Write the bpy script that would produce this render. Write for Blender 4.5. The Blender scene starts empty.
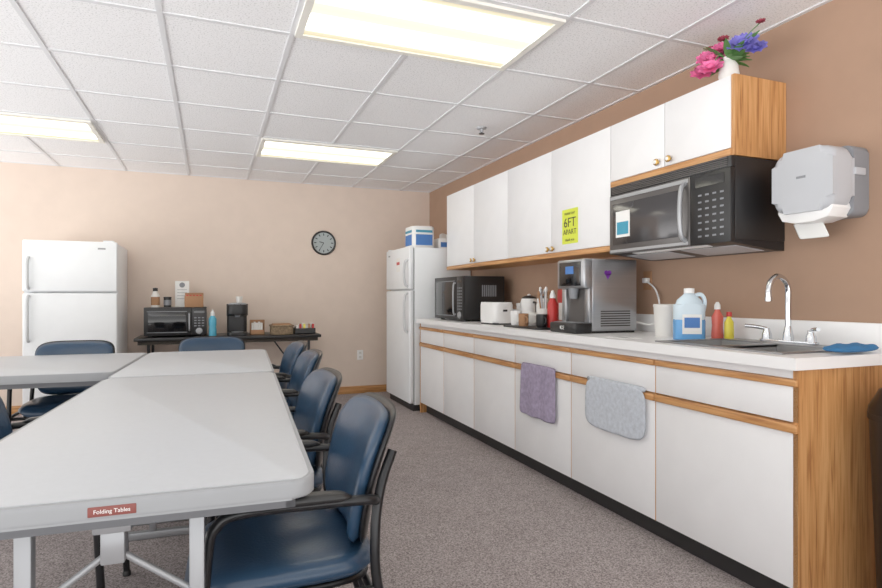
import bpy, bmesh, math, random
from mathutils import Vector, Matrix
random.seed(4)
sc = bpy.context.scene
col = sc.collection
pi = math.pi

def lin(c):
    return tuple(((v/255)/12.92 if v/255 <= 0.04045 else ((v/255+0.055)/1.055)**2.4) for v in c)

# ---------------------------------------------------------------- materials
def mat(name, rgb, rough=0.5, metal=0.0, var=0.0, vscale=8.0, bump=0.0, bscale=60.0, stretch=None, spec=0.5, trans=0.0, alpha=1.0, coat=0.0):
    m = bpy.data.materials.new(name); m.use_nodes = True
    nt = m.node_tree; b = nt.nodes['Principled BSDF']
    c = lin(rgb)
    b.inputs['Base Color'].default_value = (*c, 1)
    b.inputs['Roughness'].default_value = rough
    b.inputs['Metallic'].default_value = metal
    b.inputs['Specular IOR Level'].default_value = spec
    b.inputs['Transmission Weight'].default_value = trans
    b.inputs['Coat Weight'].default_value = coat
    tc = nt.nodes.new('ShaderNodeTexCoord'); mp = nt.nodes.new('ShaderNodeMapping')
    nt.links.new(tc.outputs['Object'], mp.inputs['Vector'])
    if stretch: mp.inputs['Scale'].default_value = stretch
    n = nt.nodes.new('ShaderNodeTexNoise'); n.inputs['Scale'].default_value = vscale
    n.inputs['Detail'].default_value = 4
    nt.links.new(mp.outputs[0], n.inputs['Vector'])
    v = max(var, 0.015)
    r = nt.nodes.new('ShaderNodeValToRGB')
    r.color_ramp.elements[0].position = 0.3; r.color_ramp.elements[1].position = 0.7
    r.color_ramp.elements[0].color = (*[x*(1-v) for x in c], 1)
    r.color_ramp.elements[1].color = (*[min(1, x*(1+v)) for x in c], 1)
    nt.links.new(n.outputs['Fac'], r.inputs[0]); nt.links.new(r.outputs[0], b.inputs['Base Color'])
    if bump > 0:
        n2 = nt.nodes.new('ShaderNodeTexNoise'); n2.inputs['Scale'].default_value = bscale
        nt.links.new(mp.outputs[0], n2.inputs['Vector'])
        bp = nt.nodes.new('ShaderNodeBump'); bp.inputs['Strength'].default_value = bump; bp.inputs['Distance'].default_value = 0.004
        nt.links.new(n2.outputs['Fac'], bp.inputs['Height']); nt.links.new(bp.outputs[0], b.inputs['Normal'])
    return m

def oak_mat(name, axis):
    m = bpy.data.materials.new(name); m.use_nodes = True
    nt = m.node_tree; b = nt.nodes['Principled BSDF']; b.inputs['Roughness'].default_value = 0.45
    tc = nt.nodes.new('ShaderNodeTexCoord'); mp = nt.nodes.new('ShaderNodeMapping')
    s = [26, 26, 26]; s[axis] = 1.3
    mp.inputs['Scale'].default_value = s
    nt.links.new(tc.outputs['Object'], mp.inputs['Vector'])
    n = nt.nodes.new('ShaderNodeTexNoise'); n.inputs['Scale'].default_value = 2.6; n.inputs['Detail'].default_value = 6; n.inputs['Distortion'].default_value = 0.6
    nt.links.new(mp.outputs[0], n.inputs['Vector'])
    r = nt.nodes.new('ShaderNodeValToRGB')
    e = r.color_ramp.elements
    e[0].position = 0.32; e[0].color = (*lin((156, 102, 58)), 1)
    e[1].position = 0.62; e[1].color = (*lin((206, 152, 98)), 1)
    x = e.new(0.46); x.color = (*lin((190, 134, 80)), 1)
    nt.links.new(n.outputs['Fac'], r.inputs[0]); nt.links.new(r.outputs[0], b.inputs['Base Color'])
    return m

def carpet_mat():
    m = bpy.data.materials.new('carpet_mat'); m.use_nodes = True
    nt = m.node_tree; b = nt.nodes['Principled BSDF']; b.inputs['Roughness'].default_value = 0.98
    b.inputs['Specular IOR Level'].default_value = 0.1
    tc = nt.nodes.new('ShaderNodeTexCoord')
    n = nt.nodes.new('ShaderNodeTexNoise'); n.inputs['Scale'].default_value = 170; n.inputs['Detail'].default_value = 3
    n3 = nt.nodes.new('ShaderNodeTexNoise'); n3.inputs['Scale'].default_value = 7; n3.inputs['Detail'].default_value = 5
    nt.links.new(tc.outputs['Object'], n.inputs['Vector']); nt.links.new(tc.outputs['Object'], n3.inputs['Vector'])
    r = nt.nodes.new('ShaderNodeValToRGB'); e = r.color_ramp.elements
    e[0].position = 0.34; e[0].color = (*lin((112, 104, 104)), 1)
    e[1].position = 0.66; e[1].color = (*lin((186, 176, 175)), 1)
    nt.links.new(n.outputs['Fac'], r.inputs[0])
    mx = nt.nodes.new('ShaderNodeMix'); mx.data_type = 'RGBA'; mx.blend_type = 'MULTIPLY'; mx.inputs[0].default_value = 0.3
    nt.links.new(r.outputs[0], mx.inputs[6])
    r2 = nt.nodes.new('ShaderNodeValToRGB'); r2.color_ramp.elements[0].position = 0.35; r2.color_ramp.elements[1].position = 0.6
    r2.color_ramp.elements[0].color = (.75, .73, .73, 1)
    nt.links.new(n3.outputs['Fac'], r2.inputs[0]); nt.links.new(r2.outputs[0], mx.inputs[7])
    nt.links.new(mx.outputs[2], b.inputs['Base Color'])
    bp = nt.nodes.new('ShaderNodeBump'); bp.inputs['Strength'].default_value = 0.3; bp.inputs['Distance'].default_value = 0.003
    nt.links.new(n.outputs['Fac'], bp.inputs['Height']); nt.links.new(bp.outputs[0], b.inputs['Normal'])
    return m

def tile_mat():
    m = bpy.data.materials.new('ceiling_tile_mat'); m.use_nodes = True
    nt = m.node_tree; b = nt.nodes['Principled BSDF']; b.inputs['Roughness'].default_value = 0.95
    tc = nt.nodes.new('ShaderNodeTexCoord')
    n = nt.nodes.new('ShaderNodeTexNoise'); n.inputs['Scale'].default_value = 120; n.inputs['Detail'].default_value = 2
    nt.links.new(tc.outputs['Object'], n.inputs['Vector'])
    r = nt.nodes.new('ShaderNodeValToRGB'); e = r.color_ramp.elements
    e[0].position = 0.33; e[0].color = (*lin((212, 213, 214)), 1)
    e[1].position = 0.46; e[1].color = (*lin((246, 246, 248)), 1)
    nt.links.new(n.outputs['Fac'], r.inputs[0]); nt.links.new(r.outputs[0], b.inputs['Base Color'])
    return m

def lens_mat():
    m = bpy.data.materials.new('light_lens_mat'); m.use_nodes = True
    nt = m.node_tree; b = nt.nodes['Principled BSDF']; b.inputs['Base Color'].default_value = (.08, .08, .07, 1)
    b.inputs['Specular IOR Level'].default_value = .1
    tc = nt.nodes.new('ShaderNodeTexCoord'); sp = nt.nodes.new('ShaderNodeSeparateXYZ')
    nt.links.new(tc.outputs['Object'], sp.inputs[0])
    ab = nt.nodes.new('ShaderNodeMath'); ab.operation = 'ABSOLUTE'; nt.links.new(sp.outputs[1], ab.inputs[0])
    r = nt.nodes.new('ShaderNodeValToRGB'); e = r.color_ramp.elements
    mul = nt.nodes.new('ShaderNodeMath'); mul.operation = 'MULTIPLY'; mul.inputs[1].default_value = 1/0.31
    nt.links.new(ab.outputs[0], mul.inputs[0]); nt.links.new(mul.outputs[0], r.inputs[0])
    hot = (.8, .77, .66, 1)
    e[0].position = 0.0; e[0].color = (0.15, 0.143, .112, 1)
    e[1].position = .93; e[1].color = (0.115, .092, .052, 1)
    for p, c in ((.14, (0.16, .152, .12, 1)), (.32, hot), (.54, hot), (.76, (0.135, .125, .09, 1))):
        a = e.new(p); a.color = c
    nt.links.new(r.outputs[0], b.inputs['Emission Color'])
    b.inputs['Emission Strength'].default_value = 7.0
    return m

M = {}
M['back'] = mat('wall_back_paint', (222, 204, 190), .9, var=.02, bump=.08, bscale=250)
M['brown'] = mat('wall_right_paint', (166, 134, 112), .85, var=.03, bump=.08, bscale=250)
M['carpet'] = carpet_mat(); M['tile'] = tile_mat(); M['lens'] = lens_mat()
M['oakY'] = oak_mat('oak_trim_y', 1); M['oakX'] = oak_mat('oak_trim_x', 0); M['oakZ'] = oak_mat('oak_panel_z', 2)
M['tbar'] = mat('tbar_white', (222, 223, 226), .5)
M['tfrm'] = mat('troffer_frame', (240, 238, 230), .5)
M['lam'] = mat('white_laminate', (236, 236, 238), .35, var=.01, bump=.03, bscale=300)
M['ctop'] = mat('countertop_laminate', (240, 240, 241), .28, var=.01)
M['gap'] = mat('dark_gap', (50, 44, 38), .8)
M['toe'] = mat('toe_kick_black', (34, 32, 33), .6)
M['app'] = mat('appliance_white', (236, 239, 242), .35, bump=.05, bscale=400)
M['gask'] = mat('gasket_grey', (150, 152, 154), .6)
M['hand'] = mat('handle_grey', (200, 202, 205), .4)
M['ttop'] = mat('table_laminate', (186, 189, 194), .42, var=.015, vscale=60)
M['tedge'] = mat('table_edge_vinyl', (150, 153, 157), .5)
M['tseam'] = mat('table_apron_grey', (105, 107, 112), .5)
M['steelp'] = mat('grey_steel_paint', (158, 160, 164), .35, .4)
M['blue'] = mat('blue_vinyl', (38, 64, 90), .3, var=.08, vscale=5, bump=.15, bscale=120)
M['blk'] = mat('black_plastic', (24, 24, 26), .38)
M['blkm'] = mat('black_metal', (26, 27, 30), .3, .3)
M['glass'] = mat('dark_glass', (16, 17, 20), .08, spec=.7)
M['ss'] = mat('stainless', (176, 178, 182), .28, .85, var=.05, vscale=3, stretch=(1, 1, 60))
M['rim'] = mat('sink_rim_steel', (150, 151, 153), .32, .85, var=.05, vscale=3)
M['chrome'] = mat('chrome', (210, 213, 217), .08, 1.0)
M['brass'] = mat('brass', (200, 160, 90), .3, .9)
M['wht'] = mat('white_plastic', (240, 240, 240), .4)
M['cup'] = mat('cup_white', (230, 228, 224), .5)
M['lgrey'] = mat('light_grey_plastic', (184, 187, 193), .3)
M['mgrey'] = mat('mid_grey_plastic', (128, 131, 137), .4)
M['mwdoor'] = mat('microwave_door_grey', (100, 97, 96), .3, .5)
M['mwglass'] = mat('microwave_window', (62, 60, 62), .12, .3, spec=.8)
M['sil'] = mat('silver_plastic', (165, 167, 171), .35, .4)
M['red'] = mat('red_plastic', (190, 44, 42), .4)
M['dred'] = mat('label_maroon', (130, 66, 60), .5)
M['yel'] = mat('neon_paper', (216, 226, 74), .8)
M['org'] = mat('pink_soap', (232, 112, 100), .25)
M['ysoap'] = mat('yellow_soap', (230, 214, 70), .25)
M['bluel'] = mat('blue_liquid', (96, 158, 214), .2)
M['jug'] = mat('jug_plastic', (206, 224, 236), .25)
M['pap'] = mat('paper', (238, 238, 236), .9)
M['teal'] = mat('teal_print', (60, 150, 180), .6)
M['bprint'] = mat('blue_print', (70, 120, 190), .6)
M['cloth'] = mat('blue_cloth', (50, 110, 160), .95, bump=.6, bscale=200)
M['purp'] = mat('lavender_towel', (158, 146, 172), .95, var=.22, vscale=45, bump=.7, bscale=180)
M['mat'] = mat('grey_quilted_mat', (192, 198, 208), .9, var=.12, vscale=50, bump=.8, bscale=110)
M['wick'] = mat('wicker', (130, 110, 86), .8, var=.4, vscale=40, bump=.8, bscale=80)
M['tan'] = mat('tan_card', (165, 122, 88), .8)
M['wood'] = mat('knife_block_wood', (190, 140, 90), .6, var=.1)
M['pink'] = mat('pink_petal', (236, 110, 164), .6, var=.25, vscale=30)
M['vio'] = mat('violet_petal', (122, 116, 204), .6, var=.25, vscale=30)
M['maro'] = mat('maroon_petal', (150, 50, 70), .6)
M['leaf'] = mat('leaf_green', (80, 126, 66), .6, var=.25)
M['purple'] = mat('purple_sticker', (110, 40, 150), .6)
M['sinkm'] = mat('sink_steel', (180, 180, 180), .35, .7)
M['face'] = mat('clock_face', (165, 174, 175), .5)
M['bottb'] = mat('bottle_blue', (80, 170, 200), .3)

# ---------------------------------------------------------------- geometry helpers
def group(name, loc=(0, 0, 0), rz=0):
    e = bpy.data.objects.new(name, None); col.objects.link(e)
    e.location = loc; e.rotation_euler = (0, 0, rz); e.empty_display_size = .1
    return e

def fin(name, bm, m, parent=None, smooth=False, loc=None):
    bmesh.ops.recalc_face_normals(bm, faces=bm.faces)
    me = bpy.data.meshes.new(name); bm.to_mesh(me); bm.free()
    if smooth:
        for p in me.polygons: p.use_smooth = True
        try: me.set_sharp_from_angle(angle=math.radians(40))
        except Exception: pass
    ms = m if isinstance(m, (list, tuple)) else [m]
    for k in ms: me.materials.append(M[k] if isinstance(k, str) else k)
    o = bpy.data.objects.new(name, me); col.objects.link(o)
    if parent: o.parent = parent
    if loc: o.location = loc
    return o

def box(name, x0, x1, y0, y1, z0, z1, m, parent=None, bev=0.0, seg=2):
    bm = bmesh.new()
    bmesh.ops.create_cube(bm, size=1)
    cx, cy, cz = (x0+x1)/2, (y0+y1)/2, (z0+z1)/2
    for v in bm.verts:
        v.co = Vector((v.co.x*abs(x1-x0), v.co.y*abs(y1-y0), v.co.z*abs(z1-z0)))
    if bev > 0:
        bmesh.ops.bevel(bm, geom=bm.edges[:], offset=bev, segments=seg, profile=.5, affect='EDGES')
    return fin(name, bm, m, parent, smooth=bev > 0, loc=(cx, cy, cz))

def boxes(name, lst, m, parent=None, bev=0.0):
    bm = bmesh.new()
    for (x0, x1, y0, y1, z0, z1) in lst:
        r = bmesh.ops.create_cube(bm, size=1)
        for v in r['verts']:
            v.co = Vector(((x0+x1)/2+v.co.x*(x1-x0), (y0+y1)/2+v.co.y*(y1-y0), (z0+z1)/2+v.co.z*(z1-z0)))
        if bev > 0:
            es = set(e for v in r['verts'] for e in v.link_edges)
            bmesh.ops.bevel(bm, geom=list(es), offset=bev, segments=2, profile=.5, affect='EDGES')
    return fin(name, bm, m, parent, smooth=bev > 0)

def rrect(w, h, r, n=6):
    pts = []
    for (sx, sy, a0) in ((1, 1, 0), (-1, 1, 90), (-1, -1, 180), (1, -1, 270)):
        for i in range(n+1):
            a = math.radians(a0+90*i/n)
            pts.append((sx*(w/2-r)+r*math.cos(a), sy*(h/2-r)+r*math.sin(a)))
    return pts

def prism(name, pts, a, b, m, parent=None, axis='Z', off=(0, 0), bev=0.0, seg=2, smooth=True):
    bm = bmesh.new()
    def P(u, v, t):
        u += off[0]; v += off[1]
        return {'Z': (u, v, t), 'X': (t, u, v), 'Y': (u, t, v)}[axis]
    lo = [bm.verts.new(P(u, v, a)) for u, v in pts]
    hi = [bm.verts.new(P(u, v, b)) for u, v in pts]
    f1 = bm.faces.new(lo); f2 = bm.faces.new(hi); n = len(pts)
    for i in range(n): bm.faces.new((lo[i], lo[(i+1) % n], hi[(i+1) % n], hi[i]))
    if bev > 0:
        es = list(f1.edges)+list(f2.edges)
        bmesh.ops.bevel(bm, geom=es, offset=bev, segments=seg, profile=.5, affect='EDGES')
    return fin(name, bm, m, parent, smooth=smooth)

def lathe(name, prof, m, parent=None, loc=(0, 0, 0), n=24, sx=1, sy=1):
    bm = bmesh.new(); rings = []
    for r, z in prof:
        if r < 1e-5: rings.append([bm.verts.new((loc[0], loc[1], loc[2]+z))])
        else: rings.append([bm.verts.new((loc[0]+sx*r*math.cos(2*pi*i/n), loc[1]+sy*r*math.sin(2*pi*i/n), loc[2]+z)) for i in range(n)])
    for k in range(len(rings)-1):
        A, B = rings[k], rings[k+1]
        for i in range(n):
            j = (i+1) % n
            if len(A) == 1 and len(B) == 1: continue
            if len(A) == 1: bm.faces.new((A[0], B[i], B[j]))
            elif len(B) == 1: bm.faces.new((A[i], A[j], B[0]))
            else: bm.faces.new((A[i], A[j], B[j], B[i]))
    return fin(name, bm, m, parent, smooth=True)

def tube(name, pts, r, m, parent=None, sub=5, n=10, smooth_path=True, flat=1.0):
    P = [Vector(p) for p in pts]
    if smooth_path and len(P) > 2:
        Q = []
        for i in range(len(P)-1):
            p0 = P[i-1] if i > 0 else P[0]*2-P[1]
            p1, p2 = P[i], P[i+1]
            p3 = P[i+2] if i+2 < len(P) else P[-1]*2-P[-2]
            for k in range(sub):
                t = k/sub
                Q.append(.5*((2*p1)+(p2-p0)*t+(2*p0-5*p1+4*p2-p3)*t*t+(3*p1-p0-3*p2+p3)*t**3))
        Q.append(P[-1]); P = Q
    bm = bmesh.new(); rings = []
    up = Vector((0, 0, 1)); prevN = None
    for i, p in enumerate(P):
        t = (P[min(i+1, len(P)-1)]-P[max(i-1, 0)]).normalized()
        if prevN is None:
            a = up if abs(t.dot(up)) < .9 else Vector((1, 0, 0))
            N = (a-t*a.dot(t)).normalized()
        else:
            N = (prevN-t*prevN.dot(t)).normalized()
        prevN = N; B = t.cross(N)
        rings.append([bm.verts.new(p+N*r*math.cos(2*pi*k/n)*flat+B*r*math.sin(2*pi*k/n)) for k in range(n)])
    for k in range(len(rings)-1):
        for i in range(n):
            j = (i+1) % n
            bm.faces.new((rings[k][i], rings[k][j], rings[k+1][j], rings[k+1][i]))
    bm.faces.new(rings[0]); bm.faces.new(rings[-1])
    return fin(name, bm, m, parent, smooth=True)

def pillow(name, w, h, T, fn, m, parent=None, N=14, pw=5.0, edge=6.0):
    bm = bmesh.new(); F = {}; Bk = {}
    for i in range(N+1):
        for j in range(N+1):
            u = -1+2*i/N; v = -1+2*j/N
            u = math.sin(u*pi/2)*.5+u*.5; v = math.sin(v*pi/2)*.5+v*.5
            mm = max(abs(u), abs(v))
            f = 1.0
            if mm > 1e-6: f = mm/((abs(u)**pw+abs(v)**pw)**(1/pw))
            x, y = u*f*w/2, v*f*h/2
            th = T/2*math.sqrt(max(0, 1-mm**edge))
            bd = i in (0, N) or j in (0, N)
            F[i, j] = bm.verts.new(fn(x, y, th))
            Bk[i, j] = F[i, j] if bd else bm.verts.new(fn(x, y, -th))
    for i in range(N):
        for j in range(N):
            bm.faces.new((F[i, j], F[i+1, j], F[i+1, j+1], F[i, j+1]))
            q = (Bk[i, j], Bk[i, j+1], Bk[i+1, j+1], Bk[i+1, j])
            if len(set(q)) >= 3 and set(q) != set((F[i, j], F[i+1, j], F[i+1, j+1], F[i, j+1])):
                try: bm.faces.new(q)
                except Exception: pass
    o = fin(name, bm, m, parent, smooth=False)
    for p in o.data.polygons: p.use_smooth = True
    return o

def text(name, s, size, m, parent, loc, rot, ext=.0005):
    c = bpy.data.curves.new(name, 'FONT'); c.body = s; c.size = size; c.extrude = ext
    c.align_x = 'CENTER'; c.align_y = 'CENTER'
    o = bpy.data.objects.new(name, c); col.objects.link(o)
    c.materials.append(M[m]); o.location = loc; o.rotation_euler = rot; o.parent = parent
    return o
ROT_NY = (pi/2, 0, 0)
ROT_NX = (pi/2, 0, -pi/2)

# ---------------------------------------------------------------- room
WX, WY, H = 2.48, 6.59, 2.40
LX, RY = -3.4, -1.1
box('floor', LX, WX+.1, RY, WY+.1, -.1, 0, 'carpet')
box('ceiling', LX, WX+.1, RY, WY+.1, H, H+.1, 'tile')
box('wall_back', LX, WX, WY, WY+.1, 0, H, 'back')
box('wall_right', WX, WX+.1, RY, WY+.1, 0, H, 'brown')
box('baseboard_back', LX, WX, WY-.014, WY, 0, .085, 'oakX', bev=.003)
box('baseboard_right', WX-.014, WX, RY, 1.30, 0, .085, 'oakY', bev=.003)
GO = .365
GX = [GO+.58*k for k in range(-6, 4)]; GY = [2.23+.64*k for k in range(-5, 7)]
g = [(x-.012, x+.012, RY, WY, H-.006, H+.001) for x in GX]+[(LX, WX, y-.012, y+.012, H-.0055, H+.001) for y in GY]
g += [(LX, WX, WY-.022, WY, H-.006, H), (WX-.022, WX, RY, WY, H-.006, H)]
boxes('ceiling_grid', g, 'tbar')

def troffer(x0, y0):
    w, d = 1.16, .64
    e = group('fluorescent_ceiling_light', (x0+w/2, y0+d/2, H))
    box('lens', -w/2+.045, w/2-.045, -d/2+.045, d/2-.045, -.012, -.007, 'lens', e)
    a, b2 = w/2-.012, d/2-.012
    boxes('frame', [(-a, a, -b2, -b2+.034, -.02, -.006), (-a, a, b2-.034, b2, -.02, -.006),
                    (-a, -a+.034, -b2+.034, b2-.034, -.02, -.006), (a-.034, a, -b2+.034, b2-.034, -.02, -.006)], 'tfrm', e)
for (x, y) in ((GO, 2.23), (GO, 4.79), (GO-2.32, 4.79), (GO-2.32, 2.23), (GO, -.33), (GO-2.32, -.33)):
    troffer(x, y)
for (sx_, sy_) in ((1.9, 3.93), (-1.36, 3.1)):
    e = group('ceiling_sprinkler', (sx_, sy_, H))
    lathe('escutcheon', [(0, 0), (.04, 0), (.036, -.01), (.014, -.014), (.012, -.035), (0, -.035)], 'sil', e)
    lathe('deflector', [(0, -.045), (.022, -.045), (.022, -.048), (0, -.048)], 'blkm', e)
    tube('stem', [(0, 0, -.03), (0, 0, -.047)], .006, 'blkm', e)

# ---------------------------------------------------------------- base cabinets + countertop
CF = 1.885
e = group('base_cabinet')
YB = [1.39, 2.08, 2.743, 3.389, 4.035, 4.66, 5.272]
Y0, Y1 = YB[0], YB[-1]
boxes('carcass', [(CF+.02, WX-.002, Y0+.02, Y1-.02, .10, .12), (CF+.018, CF+.03, Y0+.02, Y1-.02, .10, .865),
                  (WX-.02, WX-.002, Y0+.02, Y1-.02, .12, .865)], 'oakY', e)
box('end_panel_near', CF, WX-.002, Y0, Y0+.02, 0, .867, 'oakZ', e)
box('end_panel_far', CF, WX-.002, Y1-.02, Y1, 0, .867, 'oakZ', e)
box('toe_kick', CF+.06, CF+.075, Y0+.02, Y1-.02, 0, .10, 'toe', e)
box('top_rail', CF+.002, CF+.018, Y0+.02, Y1-.02, .835, .866, 'lam', e)
for k in range(6):
    a, b2 = YB[k]+.003, YB[k+1]-.003
    if k == 0: a = Y0+.001
    box('drawer_front_%d' % k, CF, CF+.018, a, b2, .683, .806, 'lam', e, bev=.0015)
    box('drawer_pull_%d' % k, CF-.012, CF+.018, a, b2, .807, .833, 'oakY', e, bev=.006)
    box('door_%d' % k, CF, CF+.018, a, b2, .10, .643, 'lam', e, bev=.0015)
    box('door_pull_%d' % k, CF-.012, CF+.018, a, b2, .645, .677, 'oakY', e, bev=.006)
    if k: box('door_stile_%d' % k, CF+.001, CF+.017, YB[k]-.0025, YB[k]+.0025, .10, .835, 'oakZ', e)
sx0, sx1, sy0, sy1 = 1.955, 2.31, 1.52, 2.10
boxes('kitchen_countertop', [(CF-.035, WX-.002, Y0-.015, sy0, .868, .91), (CF-.035, WX-.002, sy1, Y1+.01, .868, .91),
                     (CF-.035, sx0, sy0, sy1, .868, .91), (sx1, WX-.002, sy0, sy1, .868, .91)], 'ctop')
box('backsplash', WX-.022, WX-.001, Y0-.015, Y1+.01, .9105, 1.015, 'ctop', bev=.004)
e = group('kitchen_sink')
g = .004
boxes('rim', [(1.93, sx0+g, 1.485, 2.135, .9102, .9165), (sx1-g, 2.425, 1.485, 2.135, .9102, .9165),
              (sx0, sx1, 1.485, sy0+g, .9102, .9165), (sx0, sx1, sy1-g, 2.135, .9102, .9165),
              (sx0, sx1, 1.80, 1.825, .9, .9165)], 'rim', e, bev=.002)
boxes('bowls', [(sx0+.001, sx0+.004, sy0, sy1, .73, .911), (sx1-.004, sx1-.001, sy0, sy1, .73, .911),
                (sx0, sx1, sy0+.001, sy0+.004, .73, .911), (sx0, sx1, sy1-.004, sy1-.001, .73, .911),
                (sx0, sx1, sy0, sy1, .727, .731), (sx0, sx1, 1.80, 1.803, .73, .911), (sx0, sx1, 1.822, 1.825, .73, .911)], 'sinkm', e)
fz = .9165
e = group('sink_faucet', (2.375, 1.80, fz))
prism('deck_plate', rrect(.055, .27, .026), 0, .012, 'chrome', e, bev=.003)
lathe('spout_base', [(0, .01), (.024, .01), (.022, .03), (.016, .06), (.013, .075), (0, .075)], 'chrome', e)
tube('gooseneck', [(0, 0, .06), (0, 0, .16), (0, 0, .235), (-.02, 0, .275), (-.065, 0, .295), (-.105, 0, .272), (-.12, 0, .235), (-.121, 0, .20)], .0125, 'chrome', e, sub=8, n=14)
lathe('aerator', [(0, .185), (.015, .185), (.015, .205), (0, .205)], 'chrome', e, loc=(-.121, 0, 0))
for s in (-1, 1):
    lathe('valve_%d' % s, [(0, .01), (.022, .01), (.02, .035), (.014, .05), (.013, .062), (0, .064)], 'chrome', e, loc=(0, s*.105, 0))
    tube('lever_%d' % s, [(0, s*.105, .057), (-.03, s*.135, .066), (-.055, s*.175, .07)], .0085, 'chrome', e)

# ---------------------------------------------------------------- wall cabinets
UF = 2.155
def knob(p, y, z):
    o = lathe('knob', [(0, 0), (.006, 0), (.006, .012), (.017, .014), (.017, .022), (.012, .026), (0, .026)], 'brass', p)
    o.location = (UF, y, z); o.rotation_euler = (0, -pi/2, 0)
    o2 = lathe('knob_insert', [(0, .026), (.010, .0262), (.008, .029), (0, .03)], 'wht', p)
    o2.location = (UF, y, z); o2.rotation_euler = (0, -pi/2, 0)
e = group('wall_cabinet')
UY = [2.742+.625*k for k in range(5)]
ub, ut = 1.385, 2.112
box('carcass', UF+.018, WX-.002, UY[0], UY[-1], ub, ut-.001, 'oakY', e)
for k in range(4):
    box('door_%d' % k, UF, UF+.017, UY[k]+.002, UY[k+1]-.002, ub+.036, ut, 'lam', e, bev=.0015)
box('pull_rail', UF-.004, UF+.018, UY[0], UY[-1], ub, ub+.033, 'oakY', e, bev=.004)
knob(e, UY[1]-.03, ub+.06); knob(e, UY[1]+.03, ub+.06); knob(e, UY[3]-.03, ub+.06); knob(e, UY[3]+.03, ub+.06)
e = group('wall_cabinet')
oy0, oy1, ob = 1.888, 2.740, 1.752
box('carcass', UF+.018, WX-.002, oy0+.019, oy1, ob, ut-.001, 'oakY', e)
box('side_panel', UF, WX-.002, oy0, oy0+.018, ob, ut, 'oakZ', e)
box('door_left', UF, UF+.017, 2.315, oy1-.002, ob+.036, ut, 'lam', e, bev=.0015)
box('door_right', UF, UF+.017, oy0+.02, 2.311, ob+.036, ut, 'lam', e, bev=.0015)
box('pull_rail', UF-.004, UF+.018, oy0+.018, oy1, ob, ob+.033, 'oakY', e, bev=.004)
knob(e, 2.315+.04, ob+.065); knob(e, 2.311-.04, ob+.065)
e = group('distancing_poster')
box('sheet', UF-.002, UF-.0005, 3.06, 3.235, 1.465, 1.69, 'yel', e)
text('headline', '6FT', .085, 'blk', e, (UF-.003, 3.148, 1.60), ROT_NX)
text('subline', 'APART', .048, 'blk', e, (UF-.003, 3.148, 1.54), ROT_NX)
text('topline', 'PLEASE STAY', .02, 'blk', e, (UF-.003, 3.148, 1.66), ROT_NX)
text('fineprint', 'thank you', .025, 'blk', e, (UF-.003, 3.148, 1.49), ROT_NX)

# over-the-range microwave
e = group('over_range_microwave')
mf = 2.135
my0, my1, mz0, mz1 = 1.893, 2.725, 1.365, 1.750
box('body', mf+.03, WX-.002, my0, my1, mz0+.012, mz1, 'blk', e, bev=.004)
pts = [(mf+.03, mz0+.012), (mf+.012, mz0+.0), (WX-.06, mz0-.03), (WX-.004, mz0-.03), (WX-.004, mz0+.012)]
prism('underside', [(x, z) for x, z in pts], my0+.003, my1-.003, 'blk', e, axis='Y', smooth=False)
bm = bmesh.new()
def quadslab(bm, x0, x1, y0, y1, m0):
    f = lambda x: mz0-.03*(x-(mf+.012))/((WX-.06)-(mf+.012))
    vs = []
    for dz in (-.002, .004):
        for (x, y) in ((x0, y0), (x1, y0), (x1, y1), (x0, y1)): vs.append(bm.verts.new((x, y, f(x)+dz)))
    for q in ((0, 1, 2, 3), (4, 5, 6, 7), (0, 1, 5, 4), (1, 2, 6, 5), (2, 3, 7, 6), (3, 0, 4, 7)): bm.faces.new([vs[i] for i in q])
quadslab(bm, 2.22, 2.40, 1.94, 2.27, 0); quadslab(bm, 2.22, 2.40, 2.35, 2.68, 0)
fin('underside_filters', bm, 'lgrey', e)
bm = bmesh.new(); quadslab(bm, 2.16, 2.2, 2.05, 2.56, 0)
fin('task_light', bm, 'wht', e)
box('vent_top', mf+.006, mf+.03, my0, my1, 1.70, mz1, 'blk', e, bev=.002)
boxes('vent_slats', [(mf, mf+.008, my0+.02, my1-.02, 1.706+.009*i, 1.710+.009*i) for i in range(5)], 'mwdoor', e)
box('door', mf, mf+.03, 2.125, my1, mz0, 1.698, 'mwdoor', e, bev=.004)
boxes('door_trim', [(mf-.003, mf+.002, 2.135, my1-.01, 1.672, 1.69), (mf-.003, mf+.002, 2.135, my1-.01, mz0+.008, mz0+.022)], 'sil', e)
box('door_window', mf-.002, mf+.003, 2.20, my1-.03, mz0+.05, 1.645, 'mwglass', e, bev=.001)
tube('door_handle', [(mf+.002, 2.155, 1.67), (mf-.03, 2.15, 1.64), (mf-.042, 2.148, 1.53), (mf-.03, 2.15, 1.42), (mf+.002, 2.155, 1.39)], .011, 'sil', e, sub=6)
box('control_panel', mf, mf+.03, my0, 2.122, mz0, 1.698, 'blk', e, bev=.004)
box('display', mf-.002, mf+.002, 1.925, 2.09, 1.635, 1.68, 'glass', e)
boxes('buttons', [(mf-.0015, mf+.002, 1.928+.042*i, 1.948+.042*i, 1.40+.032*j, 1.408+.032*j) for i in range(4) for j in range(7)], 'mgrey', e)
box('sticker', mf-.0035, mf-.002, 2.55, 2.665, 1.455, 1.6, 'pap', e)
box('sticker_print', mf-.0045, mf-.0035, 2.56, 2.655, 1.47, 1.54, 'teal', e)

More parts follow.
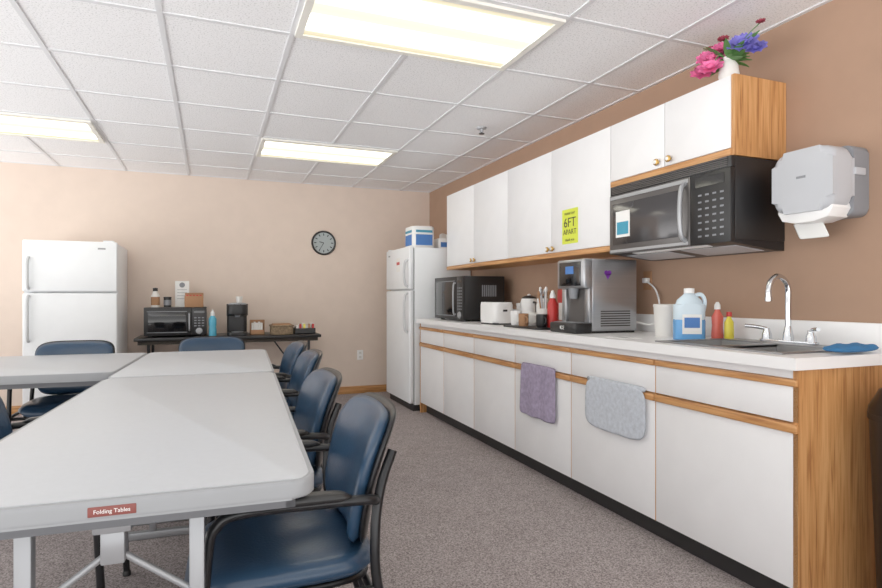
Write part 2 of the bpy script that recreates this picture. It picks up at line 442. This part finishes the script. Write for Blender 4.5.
# paper towel dispenser
e = group('paper_towel_dispenser')
yc, zc = 1.658, 1.59
prism('back_housing', rrect(.255, .285, .03), 2.385, WX, 'mgrey', e, axis='X', off=(yc-.004, zc), bev=.006)
prism('cover', rrect(.265, .26, .055), 2.262, 2.39, 'lgrey', e, axis='X', off=(yc, zc+.01), bev=.03, seg=5)
prism('lower_lip', [(-.115, .02), (-.12, .0), (-.10, -.035), (-.04, -.05), (.04, -.05), (.10, -.035), (.12, .0), (.115, .02)], 2.28, 2.40, 'wht', e, axis='X', off=(yc, 1.478), bev=.006)
box('side_latch', 2.385, 2.45, yc-.140, yc-.128, 1.61, 1.64, 'lgrey', e, bev=.005)
boxes('label', [(2.2605, 2.263, yc-.02, yc+.02, 1.61, 1.62)], 'mgrey', e)
pillow('paper_sheet', .13, .07, .003, lambda x, y, t: (2.35+t-.3*y*.2, yc+.02+x+y*.4, 1.402+y), 'pap', e, pw=12)

# silk flowers
def blossom(name, parent, c, R, m, layers=3, np_=8):
    bm = bmesh.new()
    for L in range(layers):
        rr = R*(1-.25*L); tilt = .25+.42*L
        for k in range(np_):
            a = 2*pi*k/np_+L*.4+random.uniform(-.15, .15)
            ca, sa = math.cos(a), math.sin(a); vs = {}
            n1, n2 = 5, 4
            for i in range(n1+1):
                for j in range(n2+1):
                    s = i/n1; w = (j/n2-.5)*rr*.75*math.sin(pi*min(.93, .12+s*.8))
                    rad = s*rr*math.cos(tilt*s); z = s*rr*math.sin(tilt)*(1-.3*s)+abs(j/n2-.5)*.25*rr*s
                    p = Vector((rad*ca-w*sa, rad*sa+w*ca, z))
                    p = Matrix.Rotation(-.9, 3, Vector((-.6, .8, 0))) @ p
                    vs[i, j] = bm.verts.new(p+Vector(c))
            for i in range(n1):
                for j in range(n2):
                    bm.faces.new((vs[i, j], vs[i+1, j], vs[i+1, j+1], vs[i, j+1]))
    return fin(name, bm, m, parent, smooth=True)
def leaf(name, parent, p0, p1, w, m='leaf'):
    p0, p1 = Vector(p0), Vector(p1); d = p1-p0; s = d.cross(Vector((0.3, -.2, 1))).normalized()
    bm = bmesh.new(); vs = []
    for i in range(7):
        t = i/6; ww = w*math.sin(pi*t)*.5+.0008
        c = p0+d*t+Vector((0, 0, -.02*t*t))
        vs.append([bm.verts.new(c-s*ww), bm.verts.new(c+Vector((0, 0, -.003))), bm.verts.new(c+s*ww)])
    for i in range(6):
        for j in range(2): bm.faces.new((vs[i][j], vs[i][j+1], vs[i+1][j+1], vs[i+1][j]))
    return fin(name, bm, m, parent, smooth=True)
e = group('flower_arrangement', (2.23, 1.985, ut))
lathe('vase', [(0, 0), (.035, 0), (.045, .03), (.04, .075), (.022, .105), (.026, .118), (.018, .118), (.016, .1), (0, .1)], 'cup', e)
bl = [((-.03, .075, .13), .07, 'pink'), ((-.04, .11, .075), .062, 'pink'), ((-.07, .04, .07), .06, 'pink'), ((.0, .04, .17), .05, 'pink'),
      ((.0, -.075, .145), .072, 'vio'), ((.04, -.11, .12), .05, 'vio'), ((-.01, -.03, .16), .04, 'vio'), ((.02, .05, .225), .028, 'maro'), ((.02, -.15, .22), .022, 'maro'), ((.0, .11, .2), .022, 'maro')]
for i, (c, R, mm) in enumerate(bl):
    tube('stem_%d' % i, [(0, 0, .09), (c[0]*.5, c[1]*.5, .11+c[2]*.3), (c[0], c[1], c[2])], .0025, 'leaf', e, n=6)
    blossom('blossom_%d' % i, e, c, R, mm, np_=9)
for i in range(22):
    a = random.uniform(0, 2*pi); r = random.uniform(.07, .16)
    leaf('leaf_%d' % i, e, (0, 0, .10), (r*math.cos(a)*.7, r*math.sin(a), .10+random.uniform(-.03, .12)), .035)

# ---------------------------------------------------------------- refrigerators
def fridge(name, loc, rz, w, d, h, split, hs, sticker=False):
    e = group(name, loc, rz)
    box('cabinet', -w/2, w/2, .055, d, .06, h-.012, 'app', e, bev=.006)
    box('grille_base', -w/2+.01, w/2-.01, .04, d-.02, .0, .06, 'toe', e)
    box('gasket_lower', -w/2+.012, w/2-.012, .045, .056, .09, split-.01, 'gask', e)
    box('gasket_upper', -w/2+.012, w/2-.012, .045, .056, split+.01, h-.02, 'gask', e)
    box('fridge_door', -w/2, w/2, 0, .046, .075, split-.007, 'app', e, bev=.012, seg=3)
    box('freezer_door', -w/2, w/2, 0, .046, split+.007, h, 'app', e, bev=.012, seg=3)
    x = hs*(w/2-.045)
    for nm, z0, z1 in (('freezer_handle', split+.03, split+.30), ('fridge_handle', split-.42, split-.03)):
        tube(nm, [(x, .002, z0), (x, -.032, z0+.03), (x, -.04, (z0+z1)/2), (x, -.032, z1-.03), (x, .002, z1)], .013, 'hand', e, sub=5, flat=1)
    box('hinge_cap', -hs*(w/2-.07)-.04, -hs*(w/2-.07)+.04, .01, .08, h-.002, h+.012, 'app', e, bev=.003)
    box('badge', -hs*(w/2-.12)-.03, -hs*(w/2-.12)+.03, -.001, .001, h-.07, h-.055, 'gask', e)
    if sticker:
        box('magnet_note', -.02, .1, -.002, .0005, 1.38, 1.52, 'pap', e)
        box('magnet_note_red', -.01, .09, -.003, -.0015, 1.45, 1.48, 'red', e)
    return e
fridge('refrigerator', (-1.135, 5.86, 0), 0, .71, .69, 1.61, 1.16, -1)
fridge('refrigerator', (1.80, 5.74, 0), -pi/2, .80, .66, 1.62, 1.19, 1, True)
ft = 1.609
e = group('paper_towel_pack', (2.02, 5.66, ft))
prism('wrap', rrect(.24, .28, .04), 0, .235, 'wht', e, bev=.02, seg=3)
boxes('print', [(-.1215, -.1195, -.10, .10, .04, .15), (-.09, .09, -.1415, -.1395, .04, .15)], 'bprint', e)
boxes('print_stripe', [(-.1225, -.12, -.10, .10, .17, .195), (-.09, .09, -.1425, -.14, .17, .195)], 'teal', e)
e = group('tissue_box', (2.28, 5.64, ft))
box('carton', -.09, .09, -.10, .10, 0, .12, 'wht', e, bev=.003)
boxes('carton_print', [(-.07, .07, -.1015, -.1, .03, .08)], 'bprint', e)
pillow('tissue', .1, .07, .01, lambda a, b, t: (a, t+.01*math.sin(a*50), .145+b), 'pap', e, pw=3)

# ---------------------------------------------------------------- chairs
def chair(x, y, rz):
    e = group('conference_chair', (x, y, 0), rz)
    pillow('seat', .47, .47, .075, lambda a, b, t: (a*(1-.12*(b+.23)), b-.01, .445+t+.09*a*a-(.03*max(0, (-b-.12)/.12)**2 if b < -.12 else 0)), 'blue', e, N=16, pw=4.5)
    def bk(off):
        def f(a, b, t):
            z = .65+b
            yy = .205+.24*b+.02*(b/.18)**2-.85*a*a+off-t
            return (a*(1+.08*b/.18), yy, z)
        return f
    pillow('backrest', .435, .34, .05, bk(0), 'blue', e, N=18, pw=5.0)
    pillow('back_shell', .447, .352, .028, bk(.024), 'blkm', e, N=18, pw=5.0)
    pillow('seat_pan', .43, .43, .03, lambda a, b, t: (a*(1-.12*(b+.23)), b-.005, .408+t), 'blkm', e, N=10, pw=4.5)
    for s in (-1, 1):
        tube('front_leg_%d' % s, [(s*.265, -.215, .008), (s*.262, -.20, .30), (s*.26, -.185, .55), (s*.26, -.165, .615), (s*.26, -.11, .637), (s*.26, .06, .637), (s*.255, .17, .632), (s*.232, .20, .62)], .0125, 'blkm', e, sub=5)
        tube('rear_leg_%d' % s, [(s*.255, .33, .008), (s*.252, .25, .24), (s*.245, .20, .42), (s*.236, .197, .55), (s*.22, .215, .65), (s*.20, .25, .73)], .0125, 'blkm', e, sub=5)
        pillow('arm_pad_%d' % s, .045, .27, .024, lambda a, b, t, s=s: (s*.26+a, .0+b, .652+t-.2*b*b), 'blk', e, N=8, pw=4)
        tube('side_rail_%d' % s, [(s*.26, -.19, .41), (s*.248, .19, .41)], .010, 'blkm', e)
        for (fx, fy) in ((s*.265, -.215), (s*.255, .33)):
            lathe('glide', [(0, 0), (.016, 0), (.016, .012), (.012, .02), (0, .02)], 'blk', e, loc=(fx, fy, 0), n=12)
    tube('cross_front', [(-.26, -.16, .395), (.26, -.16, .395)], .010, 'blkm', e)
    tube('cross_rear', [(-.25, .19, .395), (.25, .19, .395)], .010, 'blkm', e)
    return e
R90 = -pi/2
chair(.185, 1.615, R90-.03)
chair(.18, 2.29, R90+.02)
chair(.27, 3.20, R90)
chair(.29, 3.86, R90+.03)
chair(.01, 4.38, 0)
chair(-.84, 4.27, 0)
chair(-.53, 2.36, pi/2)
chair(-1.75, 4.27, 0)

# ---------------------------------------------------------------- conference tables
TZ = .74
ta = math.radians(-3)
def table(name, cx, cy, w, l, label=False, lo=0.0):
    o = Vector((.205, 1.222, 0)); c = Matrix.Rotation(ta, 3, 'Z') @ Vector((cx, cy, 0))+o
    e = group(name, (c.x, c.y, 0), ta)
    prism('top_edge', rrect(w, l, .05, 8), TZ-.042, TZ-.002, 'tedge', e, bev=.010, seg=4)
    prism('top_laminate', rrect(w-.022, l-.022, .042, 8), TZ-.01, TZ, 'ttop', e, bev=.002)
    a, b2 = w/2-.04, l/2-.04
    boxes('apron', [(-a, a, -b2, -b2+.02, TZ-.07, TZ-.04), (-a, a, b2-.02, b2, TZ-.07, TZ-.04),
                    (-a, -a+.02, -b2, b2, TZ-.07, TZ-.04), (a-.02, a, -b2, b2, TZ-.07, TZ-.04)], 'tseam', e)
    long_y = l >= w
    for s in (-1, 1):
        if long_y:
            P = lambda u, v, z: (u+lo, s*v, z)
            v0 = l/2-.09
        else:
            P = lambda u, v, z: (s*v, u, z)
            v0 = w/2-.09
        for u in (-.155, .155):
            x, y, z = P(u, v0, 0)
            box('leg', x-.015, x+.015, y-.015, y+.015, .03, TZ-.04, 'steelp', e, bev=.004)
        x0, y0, _ = P(-.30, v0, 0); x1, y1, _ = P(.30, v0, 0)
        hx, hy = (0, .018) if long_y else (.018, 0)
        box('foot', min(x0, x1)-hx, max(x0, x1)+hx, min(y0, y1)-hy, max(y0, y1)+hy, 0, .035, 'steelp', e, bev=.006)
        tube('crossbar', [P(-.155, v0, .45), P(.155, v0, .45)], .010, 'steelp', e)
        tube('brace_mid', [P(0, v0-.02, .60), P(0, v0-.35, TZ-.05)], .009, 'steelp', e)
        for u in (-1, 1):
            tube('brace_%d' % u, [P(0, v0, .61), P(u*.15, v0, .50)], .007, 'steelp', e)
        boxes('bracket', [(P(0, v0, 0)[0]-.022, P(0, v0, 0)[0]+.022, P(0, v0, 0)[1]-.022, P(0, v0, 0)[1]+.022, .585, .655),
                          (P(0, v0, 0)[0]-.035, P(0, v0, 0)[0]+.035, P(0, v0, 0)[1]-.03, P(0, v0, 0)[1]+.03, .65, TZ-.042)], 'steelp', e, bev=.004)
    if label:
        box('maker_label', -.040, .042, -l/2-.0018, -l/2+.002, TZ-.033, TZ-.014, 'dred', e, bev=.0015)
        text('label_text', 'Folding Tables', .0108, 'pap', e, (.001, -l/2-.0022, TZ-.0235), ROT_NY, .0002)
    return e
table('folding_table', -.38, .915, .762, 1.83, label=True, lo=-.012)
table('folding_table', -.38, 1.835+.665, .762, 1.325)
table('folding_table', -.765-.92, 2.06+.555, 1.83, 1.10)

# ---------------------------------------------------------------- back buffet table
e = group('buffet_table')
bx0, bx1, by0, by1, bz = -.665, 1.06, 5.99, 6.56, .735
box('top', bx0, bx1, by0, by1, bz-.03, bz, 'blk', e, bev=.006)
box('apron_front', bx0+.03, bx1-.03, by0+.03, by0+.045, bz-.065, bz-.03, 'gap', e)
box('apron_back', bx0+.03, bx1-.03, by1-.045, by1-.03, bz-.065, bz-.03, 'gap', e)
for i, x in enumerate((bx0+.12, bx1-.12)):
    for y in (by0+.06, by1-.06):
        tube('leg_%d' % i, [(x, y, 0), (x, y, bz-.03)], .014, 'blkm', e)
    tube('leg_bar_%d' % i, [(x, by0+.06, .2), (x, by1-.06, .2)], .010, 'blkm', e)
    s = 1 if i == 0 else -1
    tube('leg_brace_%d' % i, [(x, .5*(by0+by1), .2), (x+s*.35, .5*(by0+by1), bz-.04)], .008, 'blkm', e)
def microwave(name, loc, rz, w, d, h):
    e = group(name, loc, rz)
    box('body', -w/2, w/2, .02, d, .012, h, 'blk', e, bev=.006)
    boxes('feet', [(-w/2+.03, -w/2+.06, .05, .08, 0, .014), (w/2-.06, w/2-.03, .05, .08, 0, .014), (-w/2+.03, -w/2+.06, d-.08, d-.05, 0, .014), (w/2-.06, w/2-.03, d-.08, d-.05, 0, .014)], 'blk', e)
    box('door', -w/2, w/2-.135, 0, .022, .014, h-.002, 'blk', e, bev=.004)
    box('window', -w/2+.035, w/2-.185, -.002, .002, .05, h-.045, 'glass', e, bev=.001)
    boxes('window_frame', [(-w/2+.025, w/2-.175, -.0015, .003, h-.043, h-.037), (-w/2+.025, w/2-.175, -.0015, .003, .042, .048)], 'mgrey', e)
    tube('handle', [(w/2-.155, .002, .06), (w/2-.155, -.022, .08), (w/2-.155, -.022, h-.08), (w/2-.155, .002, h-.06)], .007, 'sil', e, sub=3)
    box('control_panel', w/2-.133, w/2, 0, .022, .014, h-.002, 'blk', e, bev=.004)
    box('display', w/2-.115, w/2-.02, -.002, .002, h-.055, h-.035, 'glass', e)
    boxes('buttons', [(w/2-.112+.034*i, w/2-.09+.034*i, -.002, .002, .10+.026*j, .110+.026*j) for i in range(3) for j in range(max(2, int((h-.18)/.026)))], 'mgrey', e)
    o = lathe('dial', [(0, 0), (.03, 0), (.03, .006), (.022, .008), (.02, .016), (0, .016)], 'sil', e)
    o.location = (w/2-.067, 0, .055); o.rotation_euler = (pi/2, 0, 0)
    boxes('side_vents', [(w/2-.001, w/2+.001, d*.45+.018*i, d*.45+.01+.018*i, h*.55, h*.8) for i in range(8)], 'mgrey', e)
    return e
microwave('microwave_oven', (-.315, 6.09, bz), 0, .55, .38, .285)
mt = bz+.286
e = group('water_bottle', (.015, 6.12, bz))
lathe('bottle', [(0, 0), (.034, 0), (.036, .01), (.036, .07), (.031, .09), (.036, .11), (.036, .17), (.018, .2), (.015, .205), (0, .205)], 'bottb', e)
lathe('cap', [(.019, .2), (.019, .235), (.008, .24), (.008, .26), (0, .26)], 'wht', e)
e = group('coffee_maker', (.245, 6.15, bz))
prism('base', rrect(.19, .27, .05), 0, .035, 'blk', e, bev=.008)
prism('rear_body', rrect(.19, .13, .04), .03, .25, 'blk', e, off=(0, .07), bev=.01)
prism('brew_head', rrect(.20, .25, .07), .20, .315, 'blk', e, off=(0, 0), bev=.025, seg=4)
tube('lid_handle', [(-.075, -.02, .29), (-.07, -.09, .315), (0, -.125, .32), (.07, -.09, .315), (.075, -.02, .29)], .010, 'sil', e)
lathe('drip_tray', [(0, .035), (.055, .035), (.057, .04), (0, .04)], 'sil', e, loc=(0, -.06, 0))
lathe('nozzle', [(0, .185), (.02, .185), (.028, .21), (0, .21)], 'mgrey', e, loc=(0, -.06, 0))
e = group('coffee_cup', (.265, 6.16, bz+.316))
lathe('cup', [(0, 0), (.024, 0), (.033, .075), (.031, .075), (.022, .004), (0, .004)], 'cup', e)
e = group('creamer_organizer', (.44, 6.2, bz))
boxes('frame', [(-.07, .07, -.05, .05, 0, .006), (-.07, -.064, -.05, .05, 0, .15), (.064, .07, -.05, .05, 0, .15), (-.07, .07, .044, .05, 0, .15), (-.07, .07, -.05, -.046, 0, .05)], 'tan', e)
boxes('packets', [(-.055+.022*i, -.037+.022*i, -.035, .035, .006, .12+.01*(i % 2)) for i in range(5)], 'cup', e)
e = group('wicker_basket', (.68, 6.18, bz))
prism('basket', rrect(.22, .2, .04), 0, .085, 'wick', e, bev=.01)
tube('rim', [(a, b2, .09) for a, b2 in rrect(.225, .205, .04, 3)]+[(rrect(.225, .205, .04, 3)[0][0], rrect(.225, .205, .04, 3)[0][1], .09)], .008, 'wick', e, sub=2)
boxes('napkins', [(-.09, .09, -.08, .08, .083, .11)], 'tan', e, bev=.004)
e = group('condiment_tray', (.915, 6.2, bz))
boxes('tray', [(-.105, .105, -.09, .09, 0, .008), (-.105, -.1, -.09, .09, 0, .06), (.1, .105, -.09, .09, 0, .06), (-.105, .105, -.09, -.085, 0, .06), (-.105, .105, .085, .09, 0, .06)], 'blk', e)
boxes('packets', [(-.09+.032*i, -.066+.032*i, -.07, .06, .008, .085+.012*((i*7) % 3)) for i in range(6)], 'cup', e)
for i, (x, mm) in enumerate(((-.06, 'red'), (-.02, 'ysoap'), (.03, 'tan'), (.07, 'red'))):
    box('packet_%d' % i, x, x+.022, -.08, -.072, .01, .105, mm, e)
e = group('creamer_bottle', (-.50, 6.2, mt))
lathe('bottle', [(0, 0), (.036, 0), (.038, .01), (.038, .11), (.02, .15), (.018, .16), (0, .16)], 'cup', e)
lathe('wrap', [(.0385, .02), (.0392, .02), (.0392, .1), (.0385, .1)], 'tan', e)
lathe('cap', [(.022, .155), (.022, .185), (0, .19)], 'blk', e)
e = group('coffee_canister', (-.395, 6.22, mt))
lathe('can', [(0, 0), (.034, 0), (.034, .085), (.036, .087), (.036, .1), (0, .102)], 'blk', e)
lathe('band', [(.0345, .02), (.035, .02), (.035, .07), (.0345, .07)], 'mgrey', e)
e = group('notice_sign', (-.27, 6.36, mt))
box('card', -.065, .065, 0, .003, .0, .26, 'pap', e)
box('card_foot', -.05, .05, -.02, .05, 0, .006, 'pap', e)
boxes('print', [(-.045, .045, -.001, 0, .17-.03*i, .174-.03*i) for i in range(4)], 'mgrey', e)
o = lathe('logo', [(0, 0), (.026, 0), (.026, .001), (0, .001)], 'mgrey', e); o.location = (0, 0, .22)
o.rotation_euler = (pi/2, 0, 0)
e = group('tea_box', (-.155, 6.2, mt))
box('carton', -.085, .085, -.06, .06, 0, .11, 'tan', e, bev=.002)
box('lid_flap', -.085, .085, .055, .06, .11, .14, 'tan', e)
boxes('tea_bags', [(-.07+.03*i, -.05+.03*i, -.03, .03, .108, .12) for i in range(5)], 'red', e)
e = group('wall_clock', (1.19, WY, 1.735))
o = lathe('rim', [(0, 0), (.135, 0), (.14, .015), (.132, .03), (.12, .026), (.118, .012), (0, .012)], 'blk', e, n=40); o.rotation_euler = (pi/2, 0, 0)
o = lathe('dial', [(0, .012), (.118, .0125), (.118, .0135), (0, .0135)], 'face', e, n=40); o.rotation_euler = (pi/2, 0, 0)
for k in range(12):
    a = 2*pi*k/12
    o = box('tick_%d' % k, -.005, .005, -.0015, .0015, -.013, .013, 'blk', e)
    o.location = (.095*math.sin(a), -.015, .095*math.cos(a)); o.rotation_euler = (0, a, 0)
tube('hour_hand', [(0, -.017, 0), (-.05, -.017, .012)], .004, 'blk', e)
tube('minute_hand', [(0, -.019, 0), (-.045, -.019, -.075)], .003, 'blk', e)
e = group('wall_outlet', (1.615, WY, .445))
box('plate', -.035, .035, -.006, 0, -.057, .057, 'wht', e, bev=.002)
boxes('receptacles', [(-.015, .015, -.008, -.005, .01, .04), (-.015, .015, -.008, -.005, -.04, -.01)], 'cup', e)
boxes('slots', [(-.008, -.005, -.0085, -.007, .018, .03), (.005, .008, -.0085, -.007, .018, .03), (-.008, -.005, -.0085, -.007, -.03, -.018), (.005, .008, -.0085, -.007, -.03, -.018)], 'blk', e)

# ---------------------------------------------------------------- counter items
cz = .9102
microwave('microwave_oven', (1.98, 4.79, cz), -pi/2, .66, .40, .39)
e = group('toaster', (2.05, 3.98, cz))
prism('shell', rrect(.17, .27, .04), .012, .17, 'wht', e, bev=.025, seg=4)
prism('base', rrect(.16, .26, .035), 0, .014, 'blk', e)
boxes('slots', [(-.045, -.02, -.09, .09, .168, .172), (.02, .045, -.09, .09, .168, .172)], 'gap', e)
box('lever', -.015, .015, -.155, -.13, .10, .115, 'blk', e, bev=.003)
e = group('serving_tray', (2.04, 3.40, cz))
prism('tray', rrect(.24, .5, .04), 0, .012, 'blk', e, bev=.003)
tz = cz+.0122
e = group('coffee_urn', (2.27, 3.86, cz))
lathe('body', [(0, 0), (.07, 0), (.072, .02), (.065, .03), (.066, .17), (.055, .2), (.02, .215), (.012, .23), (0, .235)], 'wht', e)
tube('handle', [(0, -.065, .17), (0, -.10, .16), (0, -.105, .09), (0, -.066, .06)], .008, 'blk', e)
lathe('lid', [(.056, .198), (.056, .206), (.02, .222), (0, .222)], 'blk', e)
def mug(x, y, z0, r, h, m, name='coffee_mug'):
    e = group(name, (x, y, z0))
    lathe('body', [(0, 0), (r*.85, 0), (r, h*.15), (r, h), (r-.004, h), (r-.004, .008), (0, .008)], m, e)
    tube('handle', [(-.2*r, -r*.95, h*.8), (-.2*r, -r-.025, h*.7), (-.2*r, -r-.025, h*.35), (-.2*r, -r*.95, h*.2)], .005, m, e)
mug(2.00, 3.58, tz, .038, .10, 'wht'); mug(2.09, 3.50, tz, .038, .09, 'cup'); mug(1.98, 3.44, tz, .034, .085, 'tan')
mug(2.0, 3.24, tz, .036, .085, 'blk')
e = group('utensil_crock', (2.10, 3.37, tz))
lathe('crock', [(0, 0), (.045, 0), (.05, .02), (.048, .12), (.042, .12), (.042, .01), (0, .01)], 'cup', e)
for i in range(7):
    a = i*.9
    tube('utensil_%d' % i, [(.01*math.cos(a), .01*math.sin(a), .012), (.035*math.cos(a), .035*math.sin(a), .20+.015*(i % 3))], .0055, ('tan', 'ss', 'wht')[i % 3], e, smooth_path=False)
    lathe('utensil_head_%d' % i, [(0, -.02), (.010, -.012), (.012, 0), (.009, .018), (0, .024)], ('tan', 'ss', 'wht')[i % 3], e, loc=(.036*math.cos(a), .036*math.sin(a), .215+.015*(i % 3)), n=10, sy=.5)
e = group('condiment_bottle', (2.07, 3.22, tz))
lathe('bottle', [(0, 0), (.034, 0), (.036, .02), (.034, .15), (.018, .185), (.016, .195), (0, .195)], 'red', e)
lathe('cap', [(.019, .19), (.018, .21), (.007, .24), (0, .24)], 'wht', e)
e = group('snack_box', (2.27, 3.33, cz))
box('carton', -.04, .04, -.08, .08, 0, .26, 'red', e, bev=.002)
box('carton_panel', -.0415, -.04, -.06, .06, .05, .17, 'pap', e)
e = group('creamer_jar', (2.25, 3.62, cz))
lathe('jar', [(0, 0), (.05, 0), (.052, .01), (.052, .15), (.045, .17), (.045, .175), (0, .175)], 'cup', e)
lathe('lid', [(.048, .173), (.048, .198), (0, .2)], 'wht', e)
e = group('knife_block', (2.38, 3.74, cz))
prism('block', [(-.06, 0), (.05, 0), (.05, .14), (-.01, .20), (-.06, .15)], -.05, .05, 'wood', e, axis='Y', bev=.003)
for i in range(4):
    tube('knife_handle_%d' % i, [(-.035+.01*(i % 2), -.035+.023*i, .165), (-.075+.01*(i % 2), -.035+.023*i, .215)], .008, 'blk', e)
e = group('spice_jar', (2.20, 3.48, cz))
lathe('jar', [(0, 0), (.025, 0), (.026, .07), (.02, .08), (0, .08)], 'tan', e)
lathe('lid', [(.024, .078), (.024, .1), (0, .101)], 'red', e)
e = group('sugar_canister', (2.33, 4.06, cz))
lathe('can', [(0, 0), (.05, 0), (.05, .14), (.053, .142), (.053, .16), (0, .165)], 'wht', e)
# countertop ice dispenser
e = group('countertop_ice_dispenser', (1.915, 2.878, cz), -pi/2)
w = .275
box('body', -w/2, w/2, .11, .43, .012, .43, 'ss', e, bev=.008)
box('front_head', -w/2, w/2, .055, .12, .26, .43, 'ss', e, bev=.01)
box('front_display', -w/2+.03, w/2-.03, .051, .058, .275, .415, 'glass', e, bev=.002)
box('display_screen', -.04, .04, .049, .053, .345, .39, 'bprint', e)
boxes('side_columns', [(-w/2, -w/2+.045, .09, .112, .06, .262), (w/2-.045, w/2, .09, .112, .06, .262)], 'ss', e, bev=.004)
box('alcove', -w/2+.045, w/2-.045, .105, .112, .06, .26, 'mwdoor', e)
lathe('dispense_chute', [(0, .2), (.022, .2), (.032, .262), (0, .262)], 'mgrey', e, loc=(0, .08, 0))
box('drip_base', -w/2, w/2, .0, .112, .0, .06, 'blk', e, bev=.01)
box('drip_grate', -w/2+.03, w/2-.03, .015, .095, .059, .063, 'mgrey', e)
boxes('foot_base', [(-w/2+.01, w/2-.01, .11, .42, 0, .014)], 'blk', e)
boxes('side_vents', [(w/2-.001, w/2+.0012, .17, .38, .04+.014*i, .046+.014*i) for i in range(7)], 'gap', e)
text('side_mark', 'ICE', .03, 'wht', e, (0, -.001, .03), ROT_NY)
for s in (-1, 1):
    o = lathe('heart_lobe_%d' % s, [(0, 0), (.014, 0), (.014, .0008), (0, .0008)], 'purple', e, n=16)
    o.location = (w/2, .22+s*.011, .35); o.rotation_euler = (0, pi/2, 0)
prism('heart_tip', [(.198, .345), (.243, .345), (.22, .31)], w/2, w/2+.0008, 'purple', e, axis='X', smooth=False)
e = group('power_cord')
tube('cord', [(2.35, 2.80, .98), (2.42, 2.70, .96), (2.44, 2.66, 1.05), (2.45, 2.70, 1.16), (2.455, 2.79, 1.22)], .005, 'wht', e)
box('plug', 2.442, 2.473, 2.775, 2.81, 1.205, 1.235, 'wht', e, bev=.004)
e = group('wall_outlet', (WX, 2.80, 1.22), -pi/2)
box('plate', -.035, .035, -.006, 0, -.057, .057, 'tan', e, bev=.002)
e = group('paper_note', (1.98, 2.42, cz))
box('sheet', -.05, .05, -.08, .08, .0, .0012, 'pap', e)
boxes('writing', [(-.035+.014*i, -.03+.014*i, -.06, .06, .0012, .0015) for i in range(5)], 'mgrey', e)
e = group('storage_canister', (2.24, 2.385, cz))
lathe('can', [(0, 0), (.058, 0), (.06, .01), (.068, .155), (.07, .158), (.07, .17), (.064, .172), (0, .172)], 'cup', e)
e = group('detergent_jug', (2.19, 2.165+.02, cz), -.5)
prism('liquid_body', rrect(.145, .095, .035), 0, .10, 'bluel', e, bev=.01)
prism('upper_body', rrect(.143, .093, .035), .095, .175, 'jug', e, bev=.012)
lathe('shoulder', [(.068, .165), (.058, .195), (.03, .22), (.02, .232), (0, .232)], 'jug', e, sy=.62)
lathe('cap', [(.024, .228), (.024, .252), (0, .254)], 'wht', e)
tube('handle', [(.02, 0, .215), (.056, 0, .222), (.074, 0, .19), (.068, 0, .14)], .010, 'jug', e)
box('label', -.045, .045, -.049, -.0465, .03, .125, 'pap', e)
box('label_print', -.036, .036, -.05, -.049, .06, .11, 'bprint', e)
e = group('dish_soap_bottle', (2.36, 2.17, cz))
lathe('bottle', [(0, 0), (.032, 0), (.034, .015), (.03, .07), (.033, .11), (.015, .14), (.013, .15), (0, .15)], 'org', e, sy=.7)
lathe('cap', [(.015, .148), (.014, .17), (.006, .185), (0, .185)], 'wht', e)
e = group('hand_soap_bottle', (2.36, 2.10, cz+.0063))
lathe('bottle', [(0, 0), (.024, 0), (.026, .01), (.024, .08), (.012, .10), (.011, .11), (0, .11)], 'ysoap', e, sy=.75)
lathe('cap', [(.013, .108), (.012, .13), (0, .132)], 'red', e)
e = group('dish_cloth', (2.22, 1.44, cz))
pillow('cloth', .26, .085, .03, lambda x, y, t: (x, y-.01, .019+t+.006*math.sin(x*60)*math.cos(y*90)*(1 if t > 0 else 0)), 'cloth', e, N=20, pw=3, edge=3)
e = group('waste_bin', (2.21, 1.2, 0))
lathe('bin', [(0, 0), (.11, 0), (.112, .01), (.138, .70), (.143, .70), (.143, .72), (.132, .72), (.108, .02), (0, .02)], 'blk', e)
lathe('swing_lid', [(.142, .72), (.14, .74), (.11, .80), (.05, .83), (0, .835)], 'blkm', e)

def hang(name, y0, y1, z0, z1, m, T, wav, pw):
    yc, zc = (y0+y1)/2, (z0+z1)/2
    e = group(name)
    pillow('cloth', y1-y0, z1-z0, T, lambda a, b, t: (CF-.021-t-wav*(1+math.sin(a*38+b*3))*(.6-b/(z1-z0)), yc+a*(1-.05*b), zc+b), m, e, N=26, pw=pw, edge=20)
    pillow('fold_over', (y1-y0)*.97, .03, .008, lambda a, b, t: (CF-.0155-t, yc+a, z1-.012+b), m, e, N=8, pw=6)
hang('hand_towel', 2.87, 3.27, .375, .70, 'purp', .006, .006, 14)
hang('drying_mat', 2.12, 2.58, .44, .70, 'mat', .010, .002, 5)

# ---------------------------------------------------------------- world, camera
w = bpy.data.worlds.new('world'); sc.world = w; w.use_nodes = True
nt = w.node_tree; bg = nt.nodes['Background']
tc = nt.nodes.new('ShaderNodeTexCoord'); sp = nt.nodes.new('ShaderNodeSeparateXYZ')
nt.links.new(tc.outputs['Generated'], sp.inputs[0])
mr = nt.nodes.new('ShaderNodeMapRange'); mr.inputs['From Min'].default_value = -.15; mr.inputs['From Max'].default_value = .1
mr.inputs['To Min'].default_value = 4.0; mr.inputs['To Max'].default_value = 1.15  # added glow below the horizon, entering the open sides to brighten the ceiling
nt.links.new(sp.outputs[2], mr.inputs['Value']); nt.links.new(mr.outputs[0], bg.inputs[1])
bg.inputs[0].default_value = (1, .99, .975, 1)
cam = bpy.data.cameras.new('camera'); co = bpy.data.objects.new('camera', cam); col.objects.link(co)
co.location = (0, 0, 1.12); co.rotation_euler = (pi/2, 0, -math.atan2(230, 576))
cam.sensor_width = 36; cam.lens = 576/882*36; cam.shift_y = 3/882; cam.clip_start = .02
sc.camera = co
sc.view_settings.view_transform = 'Standard'
sc.view_settings.gamma = 1.12
